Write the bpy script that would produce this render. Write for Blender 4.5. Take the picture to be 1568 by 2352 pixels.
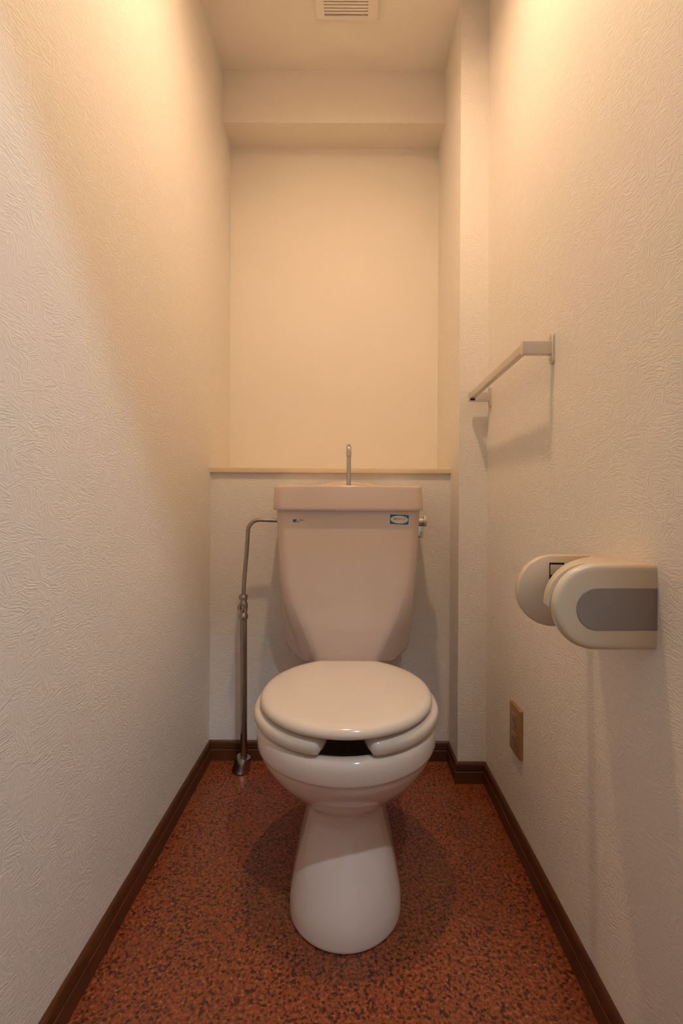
import bpy, bmesh, math
from mathutils import Vector, Matrix
from mathutils.bvhtree import BVHTree

# ------------------------------------------------------------------ reset
for o in list(bpy.data.objects):
    bpy.data.objects.remove(o, do_unlink=True)
scene = bpy.context.scene
COL = scene.collection

# ------------------------------------------------------------------ camera
# world axes: X right, Y into the room, Z up; metres
H = 0.82                                  # lens height above the floor
F_PX = 1090.0
cam_d = bpy.data.cameras.new('camera')
cam_d.sensor_fit = 'AUTO'
cam_d.sensor_width = 36.0
cam_d.lens = F_PX / 2352 * 36.0
cam_d.shift_x = -20 / 2352
cam_d.shift_y = -13 / 2352
cam_d.clip_start = 0.01
cam = bpy.data.objects.new('camera', cam_d)
cam.location = (0, 0, H)
cam.rotation_euler = (math.radians(90), 0, 0)
cam.rotation_euler.rotate_axis('Z', math.radians(0.3))
COL.objects.link(cam)
scene.camera = cam

# ------------------------------------------------------------------ world, exposure
world = bpy.data.worlds.new('world')
scene.world = world
world.use_nodes = True
bg = world.node_tree.nodes['Background']
bg.inputs[0].default_value = (0.9, 0.95, 1.0, 1)
bg.inputs[1].default_value = 0.02
vs = scene.view_settings
vs.view_transform = 'Standard'
vs.look = 'None'
vs.exposure = 2.2
vs.gamma = 1.0
vs.use_curve_mapping = False

# lamp settings (the lamps themselves are built with their fixtures further down)
BULB_POWER = 7.9
BULB_COLOR = (1.0, 0.685, 0.415)
HALL_POWER = 13.2
HALL_COLOR = (0.62, 0.80, 0.98)

# ------------------------------------------------------------------ room numbers
XL, XR = -0.4515, 0.407                   # left and right wall faces
XP = 0.3235                               # left face of the corner pillar
YP = 1.414                                # front face of the corner pillar
YB = 1.536                                # lower back wall face
YA = 1.770                                # alcove wall face
YBEAM = 1.651
ZC = H + 1.515                            # ceiling
ZBEAM = H + 1.334
ZLEDGE = H + 0.1226
YF0, YF1 = 0.03, 0.13                     # wall with the doorway

# ================================================================== helpers
def srgb(r, g, b):
    def f(c):
        c /= 255.0
        return c / 12.92 if c <= 0.04045 else ((c + 0.055) / 1.055) ** 2.4
    return (f(r), f(g), f(b), 1.0)


def mat(name, color, rough=0.5, metal=0.0, coat=0.0, spec=0.5):
    m = bpy.data.materials.new(name)
    m.use_nodes = True
    b = m.node_tree.nodes['Principled BSDF']
    b.inputs['Base Color'].default_value = color
    b.inputs['Roughness'].default_value = rough
    b.inputs['Metallic'].default_value = metal
    b.inputs['Coat Weight'].default_value = coat
    b.inputs['Coat Roughness'].default_value = 0.06
    b.inputs['Specular IOR Level'].default_value = spec
    return m


def nodes(m):
    nt = m.node_tree
    return nt, nt.nodes, nt.links, nt.nodes['Principled BSDF']


def noise_tint(m, scale, amount, rough_amount=0.0, bump=0.0):
    """fine procedural variation of colour / gloss / relief"""
    nt, N, L, b = nodes(m)
    tc = N.new('ShaderNodeTexCoord')
    n = N.new('ShaderNodeTexNoise')
    n.inputs['Scale'].default_value = scale
    n.inputs['Detail'].default_value = 3
    L.new(tc.outputs['Object'], n.inputs['Vector'])
    c = b.inputs['Base Color'].default_value[:]
    mx = N.new('ShaderNodeMix'); mx.data_type = 'RGBA'
    mx.inputs[6].default_value = tuple(v * (1 - amount) for v in c[:3]) + (1,)
    mx.inputs[7].default_value = tuple(min(1, v * (1 + amount)) for v in c[:3]) + (1,)
    L.new(n.outputs[0], mx.inputs[0])
    L.new(mx.outputs[2], b.inputs['Base Color'])
    if rough_amount:
        r = b.inputs['Roughness'].default_value
        mr = N.new('ShaderNodeMapRange')
        mr.inputs[3].default_value = max(0.02, r - rough_amount)
        mr.inputs[4].default_value = r + rough_amount
        L.new(n.outputs[0], mr.inputs[0])
        L.new(mr.outputs[0], b.inputs['Roughness'])
    if bump:
        bp = N.new('ShaderNodeBump')
        bp.inputs['Strength'].default_value = 0.4
        bp.inputs['Distance'].default_value = bump
        L.new(n.outputs[0], bp.inputs['Height'])
        L.new(bp.outputs[0], b.inputs['Normal'])
    return m


def wallpaper(name, axis, color, strength=0.40, cell=44.0, turn=0.95):
    """embossed vinyl paper: patches of parallel brush strokes in changing directions"""
    m = mat(name, color, rough=0.62, spec=0.35)
    nt, N, L, b = nodes(m)
    tc = N.new('ShaderNodeTexCoord')
    # wobble the patch borders
    nz = N.new('ShaderNodeTexNoise'); nz.inputs['Scale'].default_value = 60
    L.new(tc.outputs['Object'], nz.inputs['Vector'])
    sc = N.new('ShaderNodeVectorMath'); sc.operation = 'SCALE'; sc.inputs['Scale'].default_value = 0.016
    L.new(nz.outputs['Color'], sc.inputs[0])
    ad = N.new('ShaderNodeVectorMath'); ad.operation = 'ADD'
    L.new(tc.outputs['Object'], ad.inputs[0]); L.new(sc.outputs[0], ad.inputs[1])
    vo = N.new('ShaderNodeTexVoronoi'); vo.inputs['Scale'].default_value = cell
    L.new(ad.outputs[0], vo.inputs['Vector'])
    sp = N.new('ShaderNodeSeparateColor')
    L.new(vo.outputs['Color'], sp.inputs[0])
    an = N.new('ShaderNodeMath'); an.operation = 'MULTIPLY_ADD'
    an.inputs[1].default_value = turn; an.inputs[2].default_value = -turn / 2
    L.new(sp.outputs[0], an.inputs[0])
    up = N.new('ShaderNodeMath'); up.operation = 'GREATER_THAN'; up.inputs[1].default_value = 0.80
    L.new(sp.outputs[2], up.inputs[0])
    an2 = N.new('ShaderNodeMath'); an2.operation = 'MULTIPLY_ADD'; an2.inputs[1].default_value = 1.35
    L.new(up.outputs[0], an2.inputs[0]); L.new(an.outputs[0], an2.inputs[2])
    vr = N.new('ShaderNodeVectorRotate'); vr.rotation_type = 'AXIS_ANGLE'
    vr.inputs['Axis'].default_value = (1, 0, 0) if axis == 'X' else (0, 1, 0)
    L.new(tc.outputs['Object'], vr.inputs['Vector']); L.new(an2.outputs[0], vr.inputs['Angle'])
    st = N.new('ShaderNodeVectorMath'); st.operation = 'MULTIPLY'
    st.inputs[1].default_value = (1, 62, 430) if axis == 'X' else (62, 1, 430)
    L.new(vr.outputs[0], st.inputs[0])
    ns = N.new('ShaderNodeTexNoise'); ns.inputs['Scale'].default_value = 1.0
    ns.inputs['Detail'].default_value = 1.0
    L.new(st.outputs[0], ns.inputs['Vector'])
    ramp = N.new('ShaderNodeMapRange'); ramp.interpolation_type = 'SMOOTHSTEP'
    ramp.inputs[1].default_value = 0.36; ramp.inputs[2].default_value = 0.64
    L.new(ns.outputs[0], ramp.inputs[0])
    # some patches are smoother than others
    am = N.new('ShaderNodeMapRange')
    am.inputs[3].default_value = 0.25; am.inputs[4].default_value = 1.0
    L.new(sp.outputs[1], am.inputs[0])
    mu = N.new('ShaderNodeMath'); mu.operation = 'MULTIPLY'
    L.new(ramp.outputs[0], mu.inputs[0]); L.new(am.outputs[0], mu.inputs[1])
    fine = N.new('ShaderNodeTexNoise'); fine.inputs['Scale'].default_value = 520
    L.new(tc.outputs['Object'], fine.inputs['Vector'])
    sm = N.new('ShaderNodeMath'); sm.operation = 'MULTIPLY_ADD'; sm.inputs[1].default_value = 0.35
    L.new(fine.outputs[0], sm.inputs[0]); L.new(mu.outputs[0], sm.inputs[2])
    bp = N.new('ShaderNodeBump')
    bp.inputs['Strength'].default_value = strength
    bp.inputs['Distance'].default_value = 0.0012
    L.new(sm.outputs[0], bp.inputs['Height'])
    L.new(bp.outputs[0], b.inputs['Normal'])
    # faint print that follows the emboss
    mx = N.new('ShaderNodeMix'); mx.data_type = 'RGBA'
    mx.inputs[6].default_value = tuple(c * 0.955 for c in color[:3]) + (1,)
    mx.inputs[7].default_value = color
    L.new(mu.outputs[0], mx.inputs[0])
    L.new(mx.outputs[2], b.inputs['Base Color'])
    return m


def link(o, parent=None):
    COL.objects.link(o)
    if parent is not None:
        o.parent = parent
        o.matrix_parent_inverse = parent.matrix_world.inverted()
    return o


def obj(name, verts, faces, m, parent=None, smooth=False, angle=40):
    me = bpy.data.meshes.new(name)
    me.from_pydata([tuple(v) for v in verts], [], faces)
    me.update()
    bm = bmesh.new(); bm.from_mesh(me)
    bmesh.ops.recalc_face_normals(bm, faces=bm.faces)
    bm.to_mesh(me); bm.free()
    return finish(name, me, m, parent, smooth, angle)


def finish(name, me, m, parent=None, smooth=False, angle=40):
    me.materials.append(m)
    if smooth:
        me.polygons.foreach_set('use_smooth', [True] * len(me.polygons))
        if hasattr(me, 'set_sharp_from_angle'):
            me.set_sharp_from_angle(angle=math.radians(angle))
    o = bpy.data.objects.new(name, me)
    return link(o, parent)


def from_bm(name, bm, m, parent=None, smooth=False, angle=40):
    bmesh.ops.recalc_face_normals(bm, faces=bm.faces)
    me = bpy.data.meshes.new(name)
    bm.to_mesh(me); bm.free()
    return finish(name, me, m, parent, smooth, angle)


def bm_box(bm, x0, x1, y0, y1, z0, z1, bevel=0.0, seg=2):
    tmp = bmesh.new()
    bmesh.ops.create_cube(tmp, size=1)
    for v in tmp.verts:
        v.co = Vector(((x0 + x1) / 2 + v.co.x * (x1 - x0), (y0 + y1) / 2 + v.co.y * (y1 - y0),
                       (z0 + z1) / 2 + v.co.z * (z1 - z0)))
    if bevel:
        bmesh.ops.bevel(tmp, geom=list(tmp.edges), offset=bevel, segments=seg, affect='EDGES', profile=0.6)
    me = bpy.data.meshes.new('tmp'); tmp.to_mesh(me); tmp.free()
    bm.from_mesh(me); bpy.data.meshes.remove(me)


def box(name, x0, x1, y0, y1, z0, z1, m, parent=None, bevel=0.0, seg=2):
    bm = bmesh.new()
    bm_box(bm, x0, x1, y0, y1, z0, z1, bevel, seg)
    return from_bm(name, bm, m, parent, smooth=bevel > 0)


def loft_data(rings, cap0=True, cap1=True, closed=True):
    n = len(rings[0])
    verts = [v for r in rings for v in r]
    faces = []
    for i in range(len(rings) - 1):
        for j in range(n if closed else n - 1):
            a, b_ = i * n + j, i * n + (j + 1) % n
            faces.append((a, b_, b_ + n, a + n))
    if cap0:
        faces.append(tuple(range(n - 1, -1, -1)))
    if cap1:
        faces.append(tuple(range((len(rings) - 1) * n, len(rings) * n)))
    return verts, faces


def loft(name, rings, m, parent=None, smooth=True, cap0=True, cap1=True, angle=40):
    v, f = loft_data(rings, cap0, cap1)
    return obj(name, v, f, m, parent, smooth, angle)


def tube_rings(path, radii, seg=20):
    path = [Vector(p) for p in path]
    if not isinstance(radii, (list, tuple)):
        radii = [radii] * len(path)
    rings = []
    t0 = (path[1] - path[0]).normalized()
    up = Vector((0, 0, 1)) if abs(t0.z) < 0.9 else Vector((0, 1, 0))
    nrm = t0.cross(up).normalized()
    for i, p in enumerate(path):
        if i == 0: t = path[1] - path[0]
        elif i == len(path) - 1: t = path[-1] - path[-2]
        else: t = (path[i + 1] - path[i]).normalized() + (path[i] - path[i - 1]).normalized()
        t.normalize()
        nrm = (nrm - t * nrm.dot(t)).normalized()
        bi = t.cross(nrm)
        rings.append([p + (nrm * math.cos(2 * math.pi * k / seg) + bi * math.sin(2 * math.pi * k / seg)) * radii[i]
                      for k in range(seg)])
    return rings


def tube(name, path, radii, m, parent=None, seg=20, angle=50):
    return loft(name, tube_rings(path, radii, seg), m, parent, angle=angle)


def lathe(name, origin, axis, prof, m, parent=None, seg=28, angle=35, caps=True):
    """profile = list of (distance along axis, radius)"""
    axis = Vector(axis).normalized()
    u = axis.orthogonal().normalized(); w = axis.cross(u)
    o = Vector(origin)
    rings = [[o + axis * d + (u * math.cos(2 * math.pi * k / seg) + w * math.sin(2 * math.pi * k / seg)) * max(r, 1e-5)
              for k in range(seg)] for d, r in prof]
    return loft(name, rings, m, parent, angle=angle, cap0=caps, cap1=caps)


def arc(cx, cy, r, a0, a1, n):
    return [(cx + r * math.cos(math.radians(a0 + (a1 - a0) * i / n)),
             cy + r * math.sin(math.radians(a0 + (a1 - a0) * i / n))) for i in range(n + 1)]


def empty(name, loc, label=None, cat=None, group=None):
    e = bpy.data.objects.new(name, None)
    e.empty_display_size = 0.05
    e.location = loc
    COL.objects.link(e)
    e.matrix_world = Matrix.Translation(Vector(loc))
    if label: tag(e, label, cat, group)
    return e


def tag(o, label, cat, group=None):
    o['label'] = label; o['category'] = cat
    if group: o['group'] = group
    return o


def struct(o, label=None):
    o['kind'] = 'structure'
    if label: o['label'] = label
    return o


# ================================================================== materials
PAPER = srgb(241, 234, 225)
M_paper_x = wallpaper('embossed_wallpaper_side', 'X', PAPER, 0.38)
M_paper_y = wallpaper('embossed_wallpaper_end', 'Y', PAPER, 0.40, cell=42, turn=0.7)
M_paper_alcove = noise_tint(mat('fine_wallpaper', srgb(240, 231, 217), rough=0.7, spec=0.3), 420, 0.02, bump=0.0006)
M_ceiling = noise_tint(mat('ceiling_paper', srgb(246, 238, 227), rough=0.75, spec=0.3), 420, 0.02, bump=0.0006)
M_hall = noise_tint(mat('hall_paper', srgb(232, 228, 222), rough=0.7), 300, 0.02)

M_floor = mat('speckled_cork_vinyl', srgb(128, 66, 38), rough=0.36, spec=0.6)
nt, N, L, b = nodes(M_floor)
tc = N.new('ShaderNodeTexCoord')
n1 = N.new('ShaderNodeTexNoise'); n1.inputs['Scale'].default_value = 150; n1.inputs['Detail'].default_value = 4
n1.inputs['Roughness'].default_value = 0.65
n2 = N.new('ShaderNodeTexVoronoi'); n2.inputs['Scale'].default_value = 210
n3 = N.new('ShaderNodeTexNoise'); n3.inputs['Scale'].default_value = 9
for n in (n1, n2, n3): L.new(tc.outputs['Object'], n.inputs['Vector'])
cr = N.new('ShaderNodeValToRGB')
e = cr.color_ramp.elements
e[0].position = 0.33; e[0].color = srgb(58, 22, 9)
e[1].position = 0.47; e[1].color = srgb(126, 60, 31)
x = e.new(0.60); x.color = srgb(146, 78, 42)
x = e.new(0.72); x.color = srgb(190, 124, 78)
L.new(n1.outputs[0], cr.inputs[0])
sp = N.new('ShaderNodeSeparateColor'); L.new(n2.outputs['Color'], sp.inputs[0])
gt = N.new('ShaderNodeMath'); gt.operation = 'GREATER_THAN'; gt.inputs[1].default_value = 0.84
L.new(sp.outputs[0], gt.inputs[0])
gm = N.new('ShaderNodeMath'); gm.operation = 'MULTIPLY'; gm.inputs[1].default_value = 0.8
L.new(gt.outputs[0], gm.inputs[0])
mx = N.new('ShaderNodeMix'); mx.data_type = 'RGBA'
mx.inputs[7].default_value = srgb(50, 19, 8)
L.new(gm.outputs[0], mx.inputs[0]); L.new(cr.outputs[0], mx.inputs[6])
L.new(mx.outputs[2], b.inputs['Base Color'])
bp = N.new('ShaderNodeBump'); bp.inputs['Strength'].default_value = 0.35; bp.inputs['Distance'].default_value = 0.0008
L.new(n1.outputs[0], bp.inputs['Height']); L.new(bp.outputs[0], b.inputs['Normal'])

M_wood = mat('dark_brown_wood_print', srgb(84, 45, 23), rough=0.4)
nt, N, L, b = nodes(M_wood)
tc = N.new('ShaderNodeTexCoord')
ml = N.new('ShaderNodeVectorMath'); ml.operation = 'MULTIPLY'; ml.inputs[1].default_value = (14, 14, 260)
L.new(tc.outputs['Object'], ml.inputs[0])
nz = N.new('ShaderNodeTexNoise'); nz.inputs['Scale'].default_value = 1.0; nz.inputs['Detail'].default_value = 3
L.new(ml.outputs[0], nz.inputs['Vector'])
mx = N.new('ShaderNodeMix'); mx.data_type = 'RGBA'
mx.inputs[6].default_value = srgb(68, 34, 15); mx.inputs[7].default_value = srgb(100, 56, 26)
L.new(nz.outputs[0], mx.inputs[0]); L.new(mx.outputs[2], b.inputs['Base Color'])

M_ledge = noise_tint(mat('cream_ledge_board', srgb(232, 214, 178), rough=0.45), 30, 0.02)
M_ceramic = noise_tint(mat('beige_glazed_ceramic', srgb(224, 203, 187), rough=0.09, coat=0.3), 25, 0.012, 0.015)
M_seat = noise_tint(mat('ivory_seat_plastic', srgb(219, 202, 182), rough=0.12, coat=0.2), 25, 0.01, 0.015)
M_chrome = noise_tint(mat('worn_chrome', (0.62, 0.60, 0.57, 1), rough=0.16, metal=1.0), 60, 0.06, 0.05)
M_pipe = noise_tint(mat('dull_chrome_pipe', (0.44, 0.41, 0.375, 1), rough=0.2, metal=1.0), 60, 0.08, 0.05)
M_satin = noise_tint(mat('satin_aluminium', (0.68, 0.63, 0.58, 1), rough=0.38, metal=0.9), 300, 0.08, 0.06)
M_holder = noise_tint(mat('beige_holder_plastic', srgb(214, 194, 164), rough=0.3), 40, 0.015, 0.03)
M_holder_grey = noise_tint(mat('grey_holder_panel', srgb(146, 133, 124), rough=0.42), 40, 0.015, 0.03)
M_plate = noise_tint(mat('shade_toned_outlet_plastic', srgb(158, 122, 80), rough=0.35), 40, 0.015)  # ivory plastic; dimness of the grazing light is put into the base colour
M_vent = noise_tint(mat('ivory_vent_plastic', srgb(246, 238, 228), rough=0.5), 40, 0.012)
M_dark = noise_tint(mat('dark_recess', srgb(52, 32, 20), rough=0.8), 40, 0.05)
M_blue = noise_tint(mat('sticker_blue', srgb(20, 118, 168), rough=0.4), 80, 0.03)
M_logo_blue = noise_tint(mat('logo_blue', srgb(38, 92, 128), rough=0.4), 80, 0.03)
M_logo_red = noise_tint(mat('logo_rust', srgb(110, 50, 30), rough=0.4), 80, 0.03)
M_white = noise_tint(mat('sticker_white', srgb(238, 230, 220), rough=0.45), 80, 0.02)
M_ink = noise_tint(mat('print_ink', srgb(66, 50, 50), rough=0.5), 80, 0.03)
M_reflector = noise_tint(mat('lamp_reflector', srgb(230, 225, 215), rough=0.35), 40, 0.02)


def emit(name, color, strength):
    m = bpy.data.materials.new(name); m.use_nodes = True
    nt = m.node_tree
    nt.nodes.remove(nt.nodes['Principled BSDF'])
    em = nt.nodes.new('ShaderNodeEmission')
    em.inputs[0].default_value = (*color, 1); em.inputs[1].default_value = strength
    nt.links.new(em.outputs[0], nt.nodes['Material Output'].inputs[0])
    return m


# ================================================================== structure
HX0, HX1, HY0 = -1.3, 1.3, -1.25          # the small hall behind the camera
T = 0.10
struct(box('floor', HX0 - T, HX1 + T, HY0 - T, YA + T, -0.06, 0.0, M_floor),
       'reddish brown speckled cork-look vinyl floor')

LAMP = Vector((-0.02, 0.87, ZC))          # downlight position on the ceiling
LAMP_R = 0.052
HLAMP = Vector((0.40, -0.20, ZC))
HLAMP_R = 0.05


def slab_with_hole(name, x0, x1, y0, y1, z0, z1, c, r, m):
    """ceiling panel with a round cut-out for a recessed lamp"""
    seg = 48
    rings = []
    def outer(a):
        dx, dy = math.cos(a), math.sin(a)
        t = min(((x1 - c[0]) / dx if dx > 1e-9 else (x0 - c[0]) / dx if dx < -1e-9 else 1e9),
                ((y1 - c[1]) / dy if dy > 1e-9 else (y0 - c[1]) / dy if dy < -1e-9 else 1e9))
        return c[0] + dx * t, c[1] + dy * t
    angs = sorted({2 * math.pi * k / seg for k in range(seg)} |
                  {math.atan2(yy - c[1], xx - c[0]) % (2 * math.pi) for xx in (x0, x1) for yy in (y0, y1)})
    O = [outer(a) for a in angs]; I = [(c[0] + r * math.cos(a), c[1] + r * math.sin(a)) for a in angs]
    n = len(angs)
    verts = [(x, y, z0) for x, y in O] + [(x, y, z0) for x, y in I] + [(x, y, z1) for x, y in I] + [(x, y, z1) for x, y in O]
    faces = []
    for k in range(4):
        for j in range(n):
            a = k * n + j; b_ = k * n + (j + 1) % n; kk = ((k + 1) % 4) * n
            faces.append((a, b_, kk + (j + 1) % n, kk + j))
    return obj(name, verts, faces, m)


struct(slab_with_hole('ceiling', XL - T, XR + T, YF1, YA + T, ZC, ZC + 0.05, LAMP, LAMP_R, M_ceiling),
       'smooth beige papered ceiling')
struct(slab_with_hole('ceiling_hall', HX0 - T, HX1 + T, HY0 - T, YF1, ZC, ZC + 0.05, HLAMP, HLAMP_R, M_hall))
struct(box('wall_left', XL - T, XL, YF1, YA + T, 0, ZC, M_paper_x), 'left wall in embossed off-white wallpaper')
struct(box('wall_right', XR, XR + T, YF1, YA + T, 0, ZC, M_paper_x), 'right wall in embossed off-white wallpaper')
struct(box('wall_back', XL, XP, YA, YA + T, ZLEDGE, ZC, M_paper_alcove), 'recessed wall above the ledge, finely papered')
struct(box('wall_back_lower', XL, XP, YB, YA, 0, ZLEDGE - 0.0155, M_paper_y), 'half-height papered wall behind the toilet')
struct(box('wall_back_beam', XL, XP, YBEAM, YA, ZBEAM, ZC, M_paper_alcove), 'papered beam across the top of the alcove')

# corner pillar: the narrow front in end-wall paper, its long side in side-wall paper
bm = bmesh.new(); bm_box(bm, XP, XR, YP, YA + T, 0, ZC)
pillar = from_bm('wall_right_pillar', bm, M_paper_y)
pillar.data.materials.append(M_paper_x)
for p in pillar.data.polygons:
    if abs(p.normal.x) > 0.9: p.material_index = 1
struct(pillar, 'papered pillar boxed into the right back corner')

# front wall with the doorway the picture was taken through
bm = bmesh.new()
bm_box(bm, HX0, -0.41, YF0, YF1, 0, ZC)
bm_box(bm, 0.38, HX1, YF0, YF1, 0, ZC)
bm_box(bm, -0.41, 0.38, YF0, YF1, H + 1.27, ZC)
struct(from_bm('wall_front', bm, M_hall))
struct(box('wall_hall', HX0, HX1, HY0 - T, HY0, 0, ZC, M_hall))
struct(box('wall_hall_left', HX0 - T, HX0, HY0 - T, YF1, 0, ZC, M_hall))
struct(box('wall_hall_right', HX1, HX1 + T, HY0 - T, YF1, 0, ZC, M_hall))

# ledge board on the half wall
struct(box('trim_1', XL, XP, YB - 0.010, YA, ZLEDGE - 0.0155, ZLEDGE, M_ledge, bevel=0.0012),
       'thin cream ledge board on the half wall')

# baseboards: one run of boards with a groove, mitred at the corners
BH, BT = 0.0625, 0.009
PROFILE = [(0.0, 0.0), (BT, 0.0), (BT, 0.0340), (BT - 0.0010, 0.0352), (BT - 0.0040, 0.0362), (BT - 0.0040, 0.0378), (BT - 0.0015, 0.0390),
           (BT - 0.0010, BH - 0.008), (BT - 0.0025, BH - 0.003), (BT - 0.0050, BH), (0.0, BH)]


def baseboard(name, p0, p1, nrm, mit0, mit1, label):
    """p0->p1 along the wall, nrm into the room; mit = how the end moves per unit of thickness"""
    p0, p1 = Vector(p0), Vector(p1)
    d = (p1 - p0).normalized(); nrm = Vector(nrm)
    rings = []
    for p, mt in ((p0, mit0), (p1, mit1)):
        rings.append([p + nrm * u + d * mt * u + Vector((0, 0, w)) for u, w in PROFILE])
    return struct(loft(name, rings, M_wood, smooth=False), label)


baseboard('baseboard_left', (XL, YF1, 0), (XL, YB, 0), (1, 0, 0), 0, -1, 'dark brown grooved baseboard along the left wall')
baseboard('baseboard_back', (XL, YB, 0), (XP, YB, 0), (0, -1, 0), 1, -1, 'dark brown grooved baseboard behind the toilet')
baseboard('baseboard_pillar_side', (XP, YB, 0), (XP, YP, 0), (-1, 0, 0), 1, 1, 'short dark brown baseboard on the side of the pillar')
baseboard('baseboard_pillar_front', (XP, YP, 0), (XR, YP, 0), (0, -1, 0), -1, -1, 'short dark brown baseboard on the front of the pillar')
baseboard('baseboard_right', (XR, YP, 0), (XR, YF1, 0), (-1, 0, 0), 1, 0, 'dark brown grooved baseboard along the right wall')

# ================================================================== lamps
def downlight(name, c, r, power, color, label, cat='lamp'):
    root = empty(name, c)
    tag(root, label, cat)
    seg = 40
    z = c.z
    # trim ring on the ceiling face
    lathe('trim_ring', c, (0, 0, -1), [(0.0, r + 0.012), (0.003, r + 0.012), (0.005, r + 0.006), (0.004, r - 0.001),
                                       (0.0, r - 0.002), (-0.002, r - 0.0005)], M_vent, root, seg, caps=False)
    # reflector can above
    d = 0.085
    wall = [(0.0, r - 0.001), (d * 0.6, r - 0.001), (d, r * 0.55), (d, 0.001)]
    lathe('reflector', c, (0, 0, 1), wall + [(d + 0.003, 0.001), (d + 0.003, r * 0.6), (d * 0.6, r + 0.0005), (0.0, r + 0.0)],
          M_reflector, root, seg, caps=False)
    br = 0.026
    bz = 0.030
    prof = [(-br + br * (1 - math.cos(math.pi * k / 12)), br * math.sin(math.pi * k / 12)) for k in range(13)]
    area = 4 * math.pi * br * br
    lathe('bulb', c + Vector((0, 0, bz)), (0, 0, 1), prof, emit(name + '_glow', color, power / (area * math.pi)), root, 24)
    lathe('bulb_socket', c + Vector((0, 0, bz + br * 0.8)), (0, 0, 1), [(0, 0.013), (0.028, 0.013), (0.028, 0.0)], M_white, root, 20)
    return root


downlight('recessed_downlight', LAMP, LAMP_R, BULB_POWER, BULB_COLOR, 'recessed warm downlight in the ceiling above the toilet')
downlight('hall_downlight', HLAMP, HLAMP_R, HALL_POWER, HALL_COLOR, 'recessed paler downlight in the hall outside the doorway')

# ================================================================== toilet
TX = -0.006
toilet = empty('toilet', (TX, 1.05, 0), 'beige ceramic toilet with closed lid and tank-top hand basin', 'toilet')


def bowl_ring(z, w, front, dc, back, n=2.6, seg=72, fn=2.0):
    pts = []
    for k in range(seg):
        a = 2 * math.pi * k / seg
        c, s = math.cos(a), math.sin(a)
        if s <= 0:    # towards the camera
            x = w * math.copysign(abs(c) ** (2 / fn), c); y = dc - (dc - front) * abs(s) ** (2 / fn)
        else:
            x = w * math.copysign(abs(c) ** (2 / n), c); y = dc + (back - dc) * abs(s) ** (2 / n)
        pts.append((TX + x, y, z))
    return pts


rings = []
S = [  # z, half width, front, centre, back
    (0.000, 0.1125, 0.868, 0.985, 1.37), (0.004, 0.1150, 0.865, 0.985, 1.37), (0.030, 0.1140, 0.868, 0.987, 1.37),
    (0.060, 0.1085, 0.880, 0.992, 1.37), (0.090, 0.1010, 0.896, 1.000, 1.37), (0.120, 0.0920, 0.914, 1.010, 1.37),
    (0.150, 0.0840, 0.931, 1.020, 1.37), (0.175, 0.0800, 0.942, 1.026, 1.36), (0.193, 0.0812, 0.9425, 1.029, 1.35),
    (0.206, 0.0880, 0.9345, 1.030, 1.34), (0.219, 0.1005, 0.920, 1.030, 1.33), (0.238, 0.1215, 0.8965, 1.030, 1.31),
    (0.260, 0.1430, 0.873, 1.028, 1.29), (0.285, 0.1640, 0.850, 1.026, 1.27), (0.308, 0.1785, 0.836, 1.024, 1.26),
    (0.323, 0.1845, 0.830, 1.024, 1.258), (0.3255, 0.1848, 0.8298, 1.024, 1.258), (0.3275, 0.1875, 0.8272, 1.024, 1.258),
    (0.332, 0.1890, 0.8255, 1.024, 1.258), (0.352, 0.1895, 0.8248, 1.024, 1.258), (0.363, 0.1885, 0.8260, 1.024, 1.256),
    (0.370, 0.1850, 0.8300, 1.024, 1.252), (0.3735, 0.1790, 0.8365, 1.024, 1.246), (0.3735, 0.1680, 0.848, 1.024, 1.236),
    (0.370, 0.1610, 0.855, 1.024, 1.230), (0.360, 0.1580, 0.858, 1.024, 1.228), (0.330, 0.1540, 0.862, 1.024, 1.225),
    (0.290, 0.1350, 0.885, 1.030, 1.21), (0.240, 0.0950, 0.935, 1.050, 1.18), (0.215, 0.0550, 0.990, 1.070, 1.15)]
def spline(P, sub=4):
    """Catmull-Rom through the profile rows so the glaze shades evenly"""
    out = []
    for i in range(len(P) - 1):
        p0, p1, p2, p3 = P[max(i - 1, 0)], P[i], P[i + 1], P[min(i + 2, len(P) - 1)]
        for k in range(sub):
            t = k / sub
            out.append(tuple(0.5 * (2 * b_ + (c_ - a_) * t + (2 * a_ - 5 * b_ + 4 * c_ - d_) * t * t +
                                    (3 * b_ - a_ - 3 * c_ + d_) * t ** 3) for a_, b_, c_, d_ in zip(p0, p1, p2, p3)))
    return out + [P[-1]]
S = S[:1] + spline(S[1:16]) + S[16:]
for z, w, f, c, bk in S:
    rings.append(bowl_ring(z, w, f, c, bk))
v, f = loft_data(rings, True, True)
bm = bmesh.new()
bv = [bm.verts.new(p) for p in v]
for q in f: bm.faces.new([bv[i] for i in q])
# deck under the tank
dr = []
for z, w, y0, y1 in ((0.02, 0.080, 1.26, 1.44), (0.20, 0.080, 1.25, 1.45), (0.27, 0.090, 1.22, 1.48), (0.33, 0.098, 1.20, 1.50),
                     (0.355, 0.100, 1.20, 1.505), (0.3635, 0.096, 1.205, 1.500)):
    dr.append([(TX + w * math.copysign(abs(math.cos(a)) ** 0.5, math.cos(a)),
                (y0 + y1) / 2 + (y1 - y0) / 2 * math.copysign(abs(math.sin(a)) ** 0.5, math.sin(a)), z)
               for a in [2 * math.pi * k / 40 for k in range(40)]])
v, f = loft_data(dr)
bv = [bm.verts.new(p) for p in v]
for q in f: bm.faces.new([bv[i] for i in q])
bowl = from_bm('bowl', bm, M_ceramic, toilet, smooth=True, angle=55)
bowl['label'] = 'beige ceramic bowl on a waisted pedestal'

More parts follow.
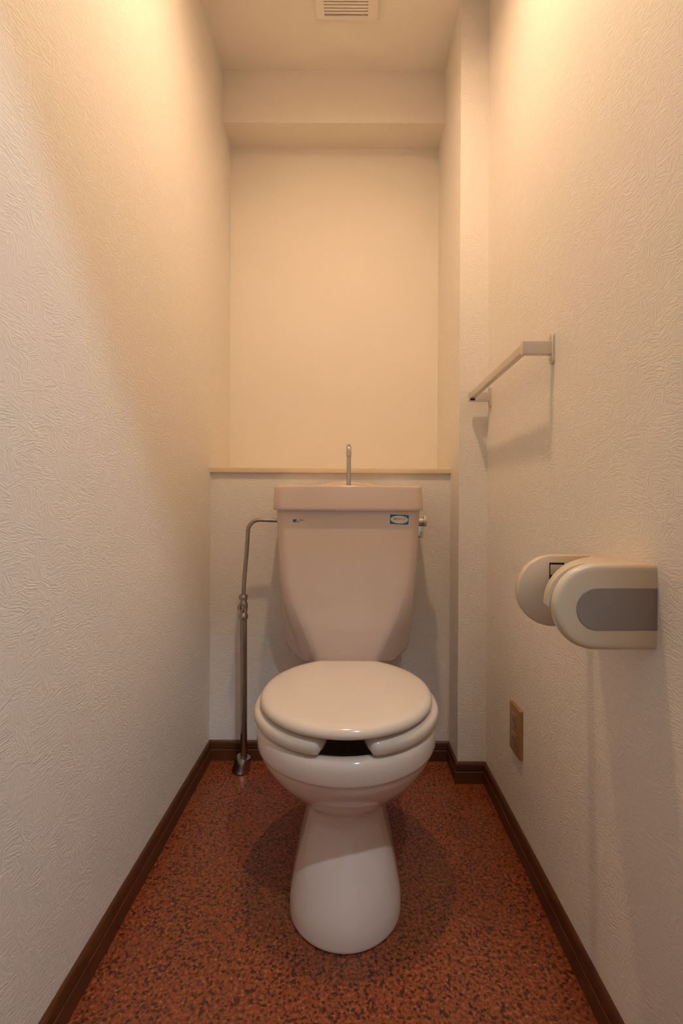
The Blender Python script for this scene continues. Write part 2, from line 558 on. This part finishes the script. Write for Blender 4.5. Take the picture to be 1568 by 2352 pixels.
# open-fronted seat ------------------------------------------------
SC, SA, SBF, SBB = 1.030, 0.1965, 0.204, 0.198   # centre depth, half width, front and back half lengths
SEAT_Z = 0.3920
def seat_pt(a, off):
    """outline point at angle a (0 = towards the camera), moved inwards by off"""
    s, c = math.sin(a), math.cos(a)
    bb = SBF if c > 0 else SBB
    e_ = 2.0 if c > 0 else 2.3
    A, B = SA - off, bb - off
    return Vector((TX + A * math.copysign(abs(s) ** (2 / e_), s), SC - B * math.copysign(abs(c) ** (2 / e_), c), 0))
rings = []
a0 = math.radians(13.2)
n = 150
W = 0.066
cs = []
for k in range(20):
    t = 2 * math.pi * k / 20
    eu, ew = (0.80, 0.85) if math.sin(t) > 0 else (0.42, 0.55)     # domed on top, nearly flat underneath
    cs.append((math.copysign(abs(math.cos(t)) ** eu, math.cos(t)), math.copysign(abs(math.sin(t)) ** ew, math.sin(t))))
ends = [(0.0, 0.50, 0.35), (0.0025, 0.78, 0.72), (0.006, 0.91, 0.90), (0.012, 0.98, 0.98), (0.020, 1.0, 1.0)]
angs = []
for i in range(n + 1):
    angs.append(a0 + (2 * math.pi - 2 * a0) * i / n)
for i, a in enumerate(angs):
    dist = min(i, n - i) / n * (2 * math.pi - 2 * a0) * 0.19
    kw = kh = 1.0
    if dist < 0.03:
        for (d0, w0, h0), (d1, w1, h1) in zip(ends, ends[1:] + [(0.04, 1, 1)]):
            if d0 <= dist <= d1:
                tt = (dist - d0) / (d1 - d0); kw = w0 + (w1 - w0) * tt; kh = h0 + (h1 - h0) * tt
                break
    p_out, p_in = seat_pt(a, 0.0), seat_pt(a, W)
    mid = (p_out + p_in) / 2; half = (p_out - p_in) / 2
    rings.append([mid + half * (u * kw) + Vector((0, 0, SEAT_Z + 0.0165 * w_ * kh)) for u, w_ in cs])
seat = loft('seat', rings, M_seat, toilet, angle=80)
seat['label'] = 'open-fronted ivory plastic seat ring'

# lid ------------------------------------------------
LC, LA, LBF, LBB = 1.020, 0.1815, 0.196, 0.203
def lid_ring(off, z, seg=96):
    pts = []
    for k in range(seg):
        a = 2 * math.pi * k / seg
        s, c = math.sin(a), math.cos(a)
        bb = LBF if c > 0 else LBB
        y = LC - (bb - off) * c
        x = (LA - off) * s
        y = min(y, 1.2080 - off)           # straight back edge
        dome = 0.0
        pts.append((TX + x, y, z + dome))
    return pts
rings = [lid_ring(o, z) for o, z in ((0.030, 0.4115), (0.006, 0.4115), (0.002, 0.4125), (0.0, 0.4155), (0.0006, 0.421), (0.003, 0.4262),
                                     (0.008, 0.4298), (0.016, 0.4320), (0.030, 0.4330), (0.060, 0.4335), (0.110, 0.4337))]
lid = loft('lid', rings, M_seat, toilet, angle=60)
lid['label'] = 'closed oval ivory plastic lid'
for sx in (-1, 1):
    h = box('hinge', TX + sx * 0.058 - 0.017, TX + sx * 0.058 + 0.017, 1.2285, 1.262, 0.3630, 0.410, M_seat, toilet, bevel=0.006, seg=3)

# tank ------------------------------------------------
def tank_ring(z, w, front, back, rf, rb=0.02, bulge=0.006, tx=TX, nf=12, ne=12, cham=0.0):
    """rounded rectangle with a slightly bowed front; cham flattens the front corners to chamfers"""
    pts = []
    x0, x1 = -w, w
    def corner(cx, cy, a0_, a1_):
        c = arc(cx, cy, rf, a0_, a1_, nf)
        (sx_, sy_), (ex_, ey_) = c[0], c[-1]
        out = []
        for i, (x, y) in enumerate(c):
            t = i / nf
            out.append((x + (sx_ + (ex_ - sx_) * t - x) * cham, y + (sy_ + (ey_ - sy_) * t - y) * cham))
        return out
    for i in range(ne + 1):
        pts.append(((x0 + rf) + (x1 - x0 - 2 * rf) * i / ne, front))
    pts += corner(x1 - rf, front + rf, -90, 0)[1:]
    pts += [(x1, front + rf + (back - rb - front - rf) * 0.5)]
    pts += arc(x1 - rb, back - rb, rb, 0, 90, 4)
    for i in range(1, 24):
        pts.append(((x1 - rb) - (x1 - x0 - 2 * rb) * i / 24, back))
    pts += arc(x0 + rb, back - rb, rb, 90, 180, 4)
    pts += [(x0, front + rf + (back - rb - front - rf) * 0.5)]
    pts += corner(x0 + rf, front + rf, 180, 270)[:-1]
    out = []
    for x, y in pts:
        dy = bulge * (1 - (x / w) ** 2) * max(0.0, 1 - (y - front) / 0.10)
        out.append((tx + x, y - dy, z))
    return out
TB = 1.518
rings = [tank_ring(z, w, f, TB, rf, 0.02, bu, cham=ch) for z, w, f, rf, bu, ch in (
    (0.3640, 0.110, 1.400, 0.040, 0.000, 0.0), (0.3655, 0.138, 1.376, 0.056, 0.002, 0.3), (0.3710, 0.159, 1.360, 0.072, 0.004, 0.5),
    (0.382, 0.174, 1.351, 0.088, 0.005, 0.7), (0.400, 0.1825, 1.347, 0.090, 0.006, 0.8), (0.430, 0.1860, 1.3455, 0.080, 0.006, 0.85),
    (0.460, 0.1880, 1.3445, 0.069, 0.006, 0.8), (0.500, 0.1908, 1.3435, 0.055, 0.006, 0.6), (0.540, 0.1935, 1.343, 0.045, 0.006, 0.35),
    (0.600, 0.197, 1.342, 0.037, 0.006, 0.1),
    (0.700, 0.2015, 1.341, 0.032, 0.006, 0.0), (0.800, 0.2055, 1.340, 0.030, 0.006, 0.0), (0.8145, 0.2058, 1.340, 0.030, 0.006, 0.0))]
v, f = loft_data(rings)
tank = obj('tank', v, f, M_ceramic, toilet, smooth=True, angle=50)
tank['label'] = 'tall beige ceramic cistern tapering towards the bottom'
bvh_bm = bmesh.new(); bvh_bm.from_mesh(tank.data)
TANK_BVH = BVHTree.FromBMesh(bvh_bm); bvh_bm.free()

def on_tank(x, z, off):
    hit = TANK_BVH.ray_cast(Vector((x, 1.0, z)), Vector((0, 1, 0)))
    return Vector((x, (hit[0].y if hit[0] else 1.34) - off, z))

def decal(name, outline, cx, cz, m, parent, off, rot=0.0, thick=0.0003):
    """thin printed shape that hugs the tank front; outline in metres around its centre"""
    c, s = math.cos(rot), math.sin(rot)
    P = [(cx + x * c - y * s, cz + x * s + y * c) for x, y in outline]
    n_ = len(P)
    verts = [on_tank(x, z, off) for x, z in P] + [on_tank(x, z, off - thick) for x, z in P]
    faces = [tuple(range(n_)), tuple(range(2 * n_ - 1, n_ - 1, -1))] + [(i, (i + 1) % n_, n_ + (i + 1) % n_, n_ + i) for i in range(n_)]
    return obj(name, verts, faces, m, parent)

def text_on_tank(name, body, size, cx, cz, m, parent, off, rot=0.0, sx=1.0):
    cu = bpy.data.curves.new(name, 'FONT')
    cu.body = body; cu.size = size; cu.align_x = 'CENTER'; cu.align_y = 'CENTER'; cu.resolution_u = 3
    to = bpy.data.objects.new(name, cu); COL.objects.link(to)
    dg = bpy.context.evaluated_depsgraph_get()
    me = bpy.data.meshes.new_from_object(to.evaluated_get(dg))
    bpy.data.objects.remove(to, do_unlink=True); bpy.data.curves.remove(cu)
    me.name = name
    c, s = math.cos(rot), math.sin(rot)
    for vtx in me.vertices:
        x, y = vtx.co.x * sx, vtx.co.y
        vtx.co = on_tank(cx + x * c - y * s, cz + x * s + y * c, off)
    me.materials.clear()
    return finish(name, me, m, parent)

# sticker at the upper right of the tank
SX, SZ, SR = 0.1385, 0.7835, math.radians(-2.6)
def rrect(w, h, r=0.001):
    return (arc(w / 2 - r, -h / 2 + r, r, -90, 0, 3) + arc(w / 2 - r, h / 2 - r, r, 0, 90, 3) +
            arc(-w / 2 + r, h / 2 - r, r, 90, 180, 3) + arc(-w / 2 + r, -h / 2 + r, r, 180, 270, 3))
st = decal('sticker', rrect(0.0525, 0.0268), SX, SZ, M_blue, tank, 0.0005, SR)
st['label'] = 'small blue sticker with a white oval'
decal('sticker_oval', [(0.0248 * math.cos(t), 0.0110 * math.sin(t)) for t in [2 * math.pi * k / 40 for k in range(40)]],
      SX, SZ, M_white, tank, 0.0008, SR)
text_on_tank('sticker_lettering', '節水タイプ', 0.0072, SX, SZ + 0.0006, M_ink, tank, 0.0011, SR, 0.95)
# maker's mark at the upper left
LX, LZ = -0.1525, 0.7785
decal('logo_block', [(-0.0085, -0.0038), (0.0005, -0.0038), (0.0030, 0.0038), (-0.0085, 0.0038)], LX, LZ, M_logo_blue, tank, 0.0005)
decal('logo_sail', [(0.0005, -0.0020), (0.0070, 0.0030), (0.0070, 0.0046), (0.0030, 0.0046)], LX, LZ, M_white, tank, 0.0005)
decal('logo_wedge', [(0.0009, -0.0038), (0.0072, -0.0038), (0.0072, 0.0004)], LX, LZ, M_logo_red, tank, 0.0005)
text_on_tank('logo_lettering', 'INAX', 0.0060, LX + 0.0152, LZ + 0.0020, M_ink, tank, 0.0006)

# flush lever on the right flank of the tank
lx = TX + 0.2045
fl = lathe('flush_lever', (lx - 0.002, 1.420, 0.775), (1, 0, 0),
           [(0, 0.0165), (0.004, 0.0165), (0.006, 0.013), (0.022, 0.0125), (0.022, 0.0)], M_chrome, tank, 24)
fl['label'] = 'chrome flush lever'
lathe('lever_cap', (lx + 0.0205, 1.420, 0.777), (1, 0, 0), [(0, 0.0165), (0.007, 0.0165), (0.0095, 0.013), (0.0095, 0.0)], M_seat, tank, 24)
box('lever_arm', lx + 0.001, lx + 0.0195, 1.408, 1.432, 0.727, 0.763, M_chrome, tank, bevel=0.003)

# tank lid with the hand basin
def lid_shape(k, z, w=0.2135, y0=1.325, y1=1.524, r=0.034):
    cy = 1.43
    base = tank_ring(z, w, y0, y1, r, 0.03, 0.006, 0.0)
    return [(TX + x * k, cy + (y - cy) * k, z) for x, y, _ in base]
def rim_z(x, y):
    t = min(1, max(0, (y - 1.44) / 0.05)); t = t * t * (3 - 2 * t)
    return 0.8775 + 0.0215 * math.exp(-((x - TX) / 0.115) ** 2) * t
rings = []
for k, z in ((0.955, 0.812), (0.99, 0.8085), (1.0, 0.8105), (1.002, 0.816), (0.998, 0.835), (0.990, 0.860), (0.985, 0.870)):
    rings.append(lid_shape(k, z))
for k, dz in ((0.980, -0.002), (0.970, 0.0), (0.955, 0.0004), (0.935, 0.0), (0.915, -0.0025), (0.89, -0.010), (0.84, -0.020),
              (0.70, -0.028), (0.40, -0.032), (0.10, -0.033)):
    ring = lid_shape(k, 0)
    rings.append([(x, y, (rim_z(x, y) + dz if k > 0.9 else 0.8775 * (1) + dz + (rim_z(x, y) - 0.8775) * max(0, (k - 0.7) / 0.2))) for x, y, _ in ring])
tank_lid = loft('tank_lid', rings, M_ceramic, toilet, angle=60)
tank_lid['label'] = 'beige ceramic tank cover shaped as a hand basin'
# water spout
FX, FY = TX + 0.001, 1.462
path = [(FX, FY, 0.845), (FX, FY, 0.88), (FX, FY, 0.981)]
for k in range(1, 13):
    a = math.pi * k / 12
    path.append((FX, FY - 0.022 * (1 - math.cos(a)), 0.981 + 0.022 * math.sin(a)))
path.append((FX, FY - 0.044, 0.970))
rad = [0.0070] * (len(path) - 6) + [0.0072, 0.0075, 0.0078, 0.0081, 0.0083, 0.0083]
sp_ = tube('spout', path, rad, M_chrome, tank_lid, 18)
sp_['label'] = 'slim chrome hand-wash spout'
lathe('spout_base', (FX, FY, 0.8455), (0, 0, 1), [(0, 0.014), (0.006, 0.014), (0.012, 0.010), (0.022, 0.0085), (0.022, 0)], M_chrome, tank_lid, 20)

# ================================================================== water supply pipe
pipe = empty('supply_pipe', (-0.330, 1.474, 0), 'tall chrome water pipe with stop valve left of the toilet', 'pipe')
PX, PY = -0.3255, 1.462
def at(px, py, D):        # measured point of the photograph at a chosen depth
    return Vector(((px - 804) / F_PX * D, D, H - (py - 1163) / F_PX * D))
top = Vector((TX - 0.204, 1.450, 0.7755))
up_path = [top + Vector((-0.004, 0, 0)), top + Vector((-0.066, 0, 0.002))]
# bend down
bx, bz, br = top.x - 0.066, top.z + 0.002, 0.036
for k in range(1, 9):
    a = math.pi / 2 * k / 8
    up_path.append(Vector((bx - br * math.sin(a), 1.450, bz - br + br * math.cos(a))))
end_up = Vector((PX - 0.002, PY, 0.546))
e0 = up_path[-1]
for t in (0.12, 0.35, 0.6, 0.8, 1.0):
    q = t * t * (3 - 2 * t)
    up_path.append(Vector((e0.x + (end_up.x - e0.x) * (0.6 * t + 0.4 * q), e0.y + (end_up.y - e0.y) * t, e0.z + (end_up.z - e0.z) * t)))
tube('upper_pipe', up_path, 0.0064, M_pipe, pipe, 18)
# hexagonal nut at the tank
lathe('nut', top + Vector((-0.0125, 0, 0)), (1, 0, 0), [(0, 0.0085), (0.001, 0.0110), (0.0115, 0.0110), (0.0125, 0.0100)], M_pipe, pipe, 6)
# stop valve
vz = 0.489
lathe('valve_nut', (PX - 0.002, PY, 0.531), (0, 0, 1), [(0, 0.0095), (0.002, 0.0132), (0.006, 0.0140), (0.012, 0.0138), (0.016, 0.0115), (0.018, 0.0068)], M_pipe, pipe, 24)
valve = lathe('valve', (PX - 0.001, PY, 0.470), (0, 0, 1),
      [(0, 0.0100), (0.003, 0.0135), (0.010, 0.0145), (0.016, 0.0135), (0.021, 0.0105), (0.028, 0.0120), (0.036, 0.0135),
       (0.046, 0.0135), (0.052, 0.0115), (0.058, 0.0100), (0.0625, 0.0100)], M_pipe, pipe, 28)
lathe('valve_screw', (PX - 0.004, PY - 0.010, 0.5105), (-0.12, -1, 0),
      [(0, 0.0105), (0.010, 0.0105), (0.0115, 0.0100), (0.0115, 0.0088), (0.0105, 0.0082), (0.0105, 0)], M_pipe, valve, 24)
sd = Vector((-0.12, -1, 0)).normalized()
slot_c = Vector((PX - 0.004, PY - 0.010, 0.5105)) + sd * 0.0109
box('screw_slot', slot_c.x - 0.0012, slot_c.x + 0.0012, slot_c.y - 0.0009, slot_c.y + 0.0006, 0.5040, 0.5170, M_dark, valve)
tube('lower_pipe', [(PX - 0.001, PY, 0.473), (PX, PY + 0.001, 0.30), (PX + 0.0008, PY + 0.002, 0.15), (PX + 0.001, PY + 0.004, 0.0)], 0.0107, M_pipe, pipe, 22)
# floor escutcheon, slightly tilted
lathe('escutcheon', (PX - 0.008, PY + 0.006, 0.0035), (0.20, 0.05, 1),
      [(0, 0.0285), (0.003, 0.0275), (0.018, 0.0250), (0.040, 0.0225), (0.0415, 0.0215), (0.0415, 0.0112), (0.030, 0.0112)], M_pipe, pipe, 36)

# ================================================================== towel bar
bar = empty('towel_bar', (XR, 1.166, 1.14), 'square satin metal towel bar on two brackets on the right wall', 'towel bar')
BZ = H + 0.3195
Y_N, Y_F = 0.955, 1.380
XA = 0.3435                               # outer face of the arms


def bracket(yc, sgn):
    bm = bmesh.new()
    th = 0.0085
    # wall plate with pointed ends
    hw, hh = 0.0085, 0.0325
    prof = [(-hw, -hh + 0.008), (-hw * 0.55, -hh + 0.002), (0, -hh), (hw * 0.55, -hh + 0.002), (hw, -hh + 0.008),
            (hw, hh - 0.008), (hw * 0.55, hh - 0.002), (0, hh), (-hw * 0.55, hh - 0.002), (-hw, hh - 0.008)]
    rings = [[(XR - d, yc + u * k, BZ + w * k2) for u, w in prof] for d, k, k2 in
             ((0.0, 1.0, 1.0), (0.0048, 1.0, 1.0), (0.006, 0.86, 0.97))]
    v, f = loft_data(rings)
    bv = [bm.verts.new(p) for p in v]
    for q in f: bm.faces.new([bv[i] for i in q])
    bm_box(bm, XA, XR - 0.003, yc - 0.0075, yc + 0.0075, BZ - 0.0125, BZ + 0.0125, 0.0012)
    o = from_bm('bracket', bm, M_satin, bar, smooth=True, angle=30)
    for w in (-1, 1):
        lathe('screw', (XR - 0.0058, yc, BZ + w * 0.0215), (-1, 0, 0), [(0, 0.0038), (0.0012, 0.0036), (0.0018, 0.0024), (0.0018, 0)], M_chrome, o, 14)
    return o


bracket(Y_N, 1); bracket(Y_F, -1)
box('bar', XA + 0.0012, XA + 0.0145, Y_N + 0.0070, Y_F - 0.0070, BZ - 0.0065, BZ + 0.0105, M_satin, bar, bevel=0.0006)
box('bar_end', XA + 0.0020, XA + 0.0150, Y_F - 0.011, Y_F - 0.0073, BZ - 0.0112, BZ - 0.0066, M_dark, bar)

# ================================================================== toilet paper holder
hold = empty('paper_holder', (XR, 0.72, 0.63), 'beige plastic toilet paper holder with grey end panel, no roll', 'paper holder')


def dshape(xo, zt, zb, n=22, xw=XR):
    """flat against the wall, half round towards the room; list of (x, z)"""
    r = (zt - zb) / 2; zc = (zt + zb) / 2
    return [(xw, zb)] + [(xo + r + r * math.cos(math.radians(270 - 180 * i / n)), zc + r * math.sin(math.radians(270 - 180 * i / n)))
                         for i in range(n + 1)] + [(xw, zt)]


# near cheek
ZT, ZB, XO = 0.7455, 0.6300, 0.2705
rings = []
for off, y in ((0.010, 0.6285), (0.0055, 0.6290), (0.0025, 0.6305), (0.0006, 0.6335), (0.0, 0.637), (0.0005, 0.641), (0.003, 0.6435), (0.006, 0.645)):
    rings.append([(x, y, z) for x, z in dshape(XO + off, ZT - off, ZB + off)])
near = loft('cheek', rings, M_holder, hold, angle=50)
# grey inlay
rings = [[(x, y, z) for x, z in dshape(0.3000 + o_, 0.7135 - o_, 0.6575 + o_)] for o_, y in ((0, 0.6292), (0, 0.6280), (0.0008, 0.6274))]
pan = loft('end_panel', rings, M_holder_grey, near, smooth=True, angle=30)
pan['label'] = 'flat grey panel'
# far cheek
FY0, FY1 = 0.800, 0.816
ZT2, ZB2, XO2 = 0.7395, 0.6190, 0.2830
rings = [[(x, y, z) for x, z in dshape(XO2 + o_, ZT2 - o_, ZB2 + o_)] for o_, y in
         ((0.002, FY0), (0.0004, FY0 + 0.0015), (0.0, FY0 + 0.004), (0.0, FY1 - 0.003), (0.002, FY1))]
far = loft('cheek', rings, M_holder, hold, angle=50)
# recess with the sprung roll catch in the far cheek
box('catch_recess', 0.3360, 0.3610, FY0 - 0.0006, FY0 + 0.0010, 0.6880, 0.7270, M_dark, far)
box('catch', 0.3375, 0.3595, FY0 - 0.0022, FY0 + 0.0008, 0.7065, 0.7235, M_holder, far, bevel=0.001)
# cover that sweeps from the near cheek back to the wall at the far cheek
rings = []
for i in range(15):
    t = i / 14
    y = 0.6435 + (FY0 - 0.6435) * t
    s = t ** 1.7
    xo = 0.2665 + (0.3985 - 0.2665) * s
    zt = 0.7440 + (0.7390 - 0.7440) * t
    zb = 0.6840 + (0.7200 - 0.6840) * s
    r = min(0.056, (zt - zb)) * 0.999
    rx = min(r, (XR - xo) * 0.95)
    sec = [(XR, zb), (xo + 0.004 * (1 - s), zb)]
    for k in range(13):
        a = math.radians(180 - 90 * k / 12)
        sec.append((xo + rx + rx * math.cos(a), zt - r + r * math.sin(a)))
    sec.append((XR, zt))
    rings.append([(x, y, z) for x, z in sec])
loft('cover', rings, M_holder, hold, angle=45)
box('wall_plate', XR - 0.010, XR, 0.660, FY0 + 0.004, 0.636, 0.725, M_holder, hold, bevel=0.002)

# ================================================================== wall outlet
out = empty('wall_outlet', (XR, 1.145, 0.226), 'ivory double wall outlet plate low on the right wall', 'outlet')
plate = box('plate', XR - 0.0085, XR, 1.110, 1.180, 0.226, 0.342, M_plate, out, bevel=0.0028, seg=3)
for z0, z1 in ((0.291, 0.322), (0.246, 0.277)):
    sk = box('socket', XR - 0.0102, XR - 0.0070, 1.131, 1.159, z0, z1, M_plate, out, bevel=0.0008)
    for dy in (-0.005, 0.005):
        box('slot', XR - 0.0106, XR - 0.0098, 1.145 + dy - 0.001, 1.145 + dy + 0.001, (z0 + z1) / 2 - 0.004, (z0 + z1) / 2 + 0.005, M_dark, sk)

# ================================================================== ceiling vent
VX0, VX1, VY0, VY1 = -0.1135, 0.0785, 1.276, 1.471
GX0, GX1, GY0, GY1 = -0.0870, 0.0465, 1.300, 1.4560
vent = empty('ceiling_vent', ((VX0 + VX1) / 2, (VY0 + VY1) / 2, ZC), 'square ivory extractor grille with fine slats in the ceiling', 'vent')
vz0, vz1 = ZC - 0.011, ZC
bm = bmesh.new()
O = [(VX0, VY0), (VX1, VY0), (VX1, VY1), (VX0, VY1)]
O2 = [(VX0 + 0.004, VY0 + 0.004), (VX1 - 0.004, VY0 + 0.004), (VX1 - 0.004, VY1 - 0.004), (VX0 + 0.004, VY1 - 0.004)]
I = [(GX0, GY0), (GX1, GY0), (GX1, GY1), (GX0, GY1)]
rings = [[(x, y, vz1) for x, y in O], [(x, y, vz0 + 0.005) for x, y in O], [(x, y, vz0) for x, y in O2], [(x, y, vz0) for x, y in I],
         [(x, y, vz1 - 0.0005) for x, y in I]]
v, f = loft_data(rings, False, False)
obj('frame', v, f, M_vent, vent)
box('shaft', GX0, GX1, GY0, GY1, vz1 - 0.0015, vz1 - 0.0004, M_dark, vent)
slat = None
k = 0
y = GY1 - 0.0045
while y > GY0 + 0.004:
    if slat is None:
        slat = obj('slat', [(GX0, -0.0044, 0.0), (GX1, -0.0044, 0.0), (GX1, 0.0024, 0.0), (GX0, 0.0024, 0.0),
                            (GX0, -0.0030, 0.007), (GX1, -0.0030, 0.007), (GX1, -0.0012, 0.007), (GX0, -0.0012, 0.007)],
                   [(0, 1, 2, 3), (4, 5, 6, 7), (0, 1, 5, 4), (1, 2, 6, 5), (2, 3, 7, 6), (3, 0, 4, 7)], M_vent)
        s_ = slat
    else:
        s_ = slat.copy(); COL.objects.link(s_)
    s_.parent = vent
    s_.location = Vector((0, y - 0.0035, vz0 + 0.0006)) - vent.location
    y -= 0.0092
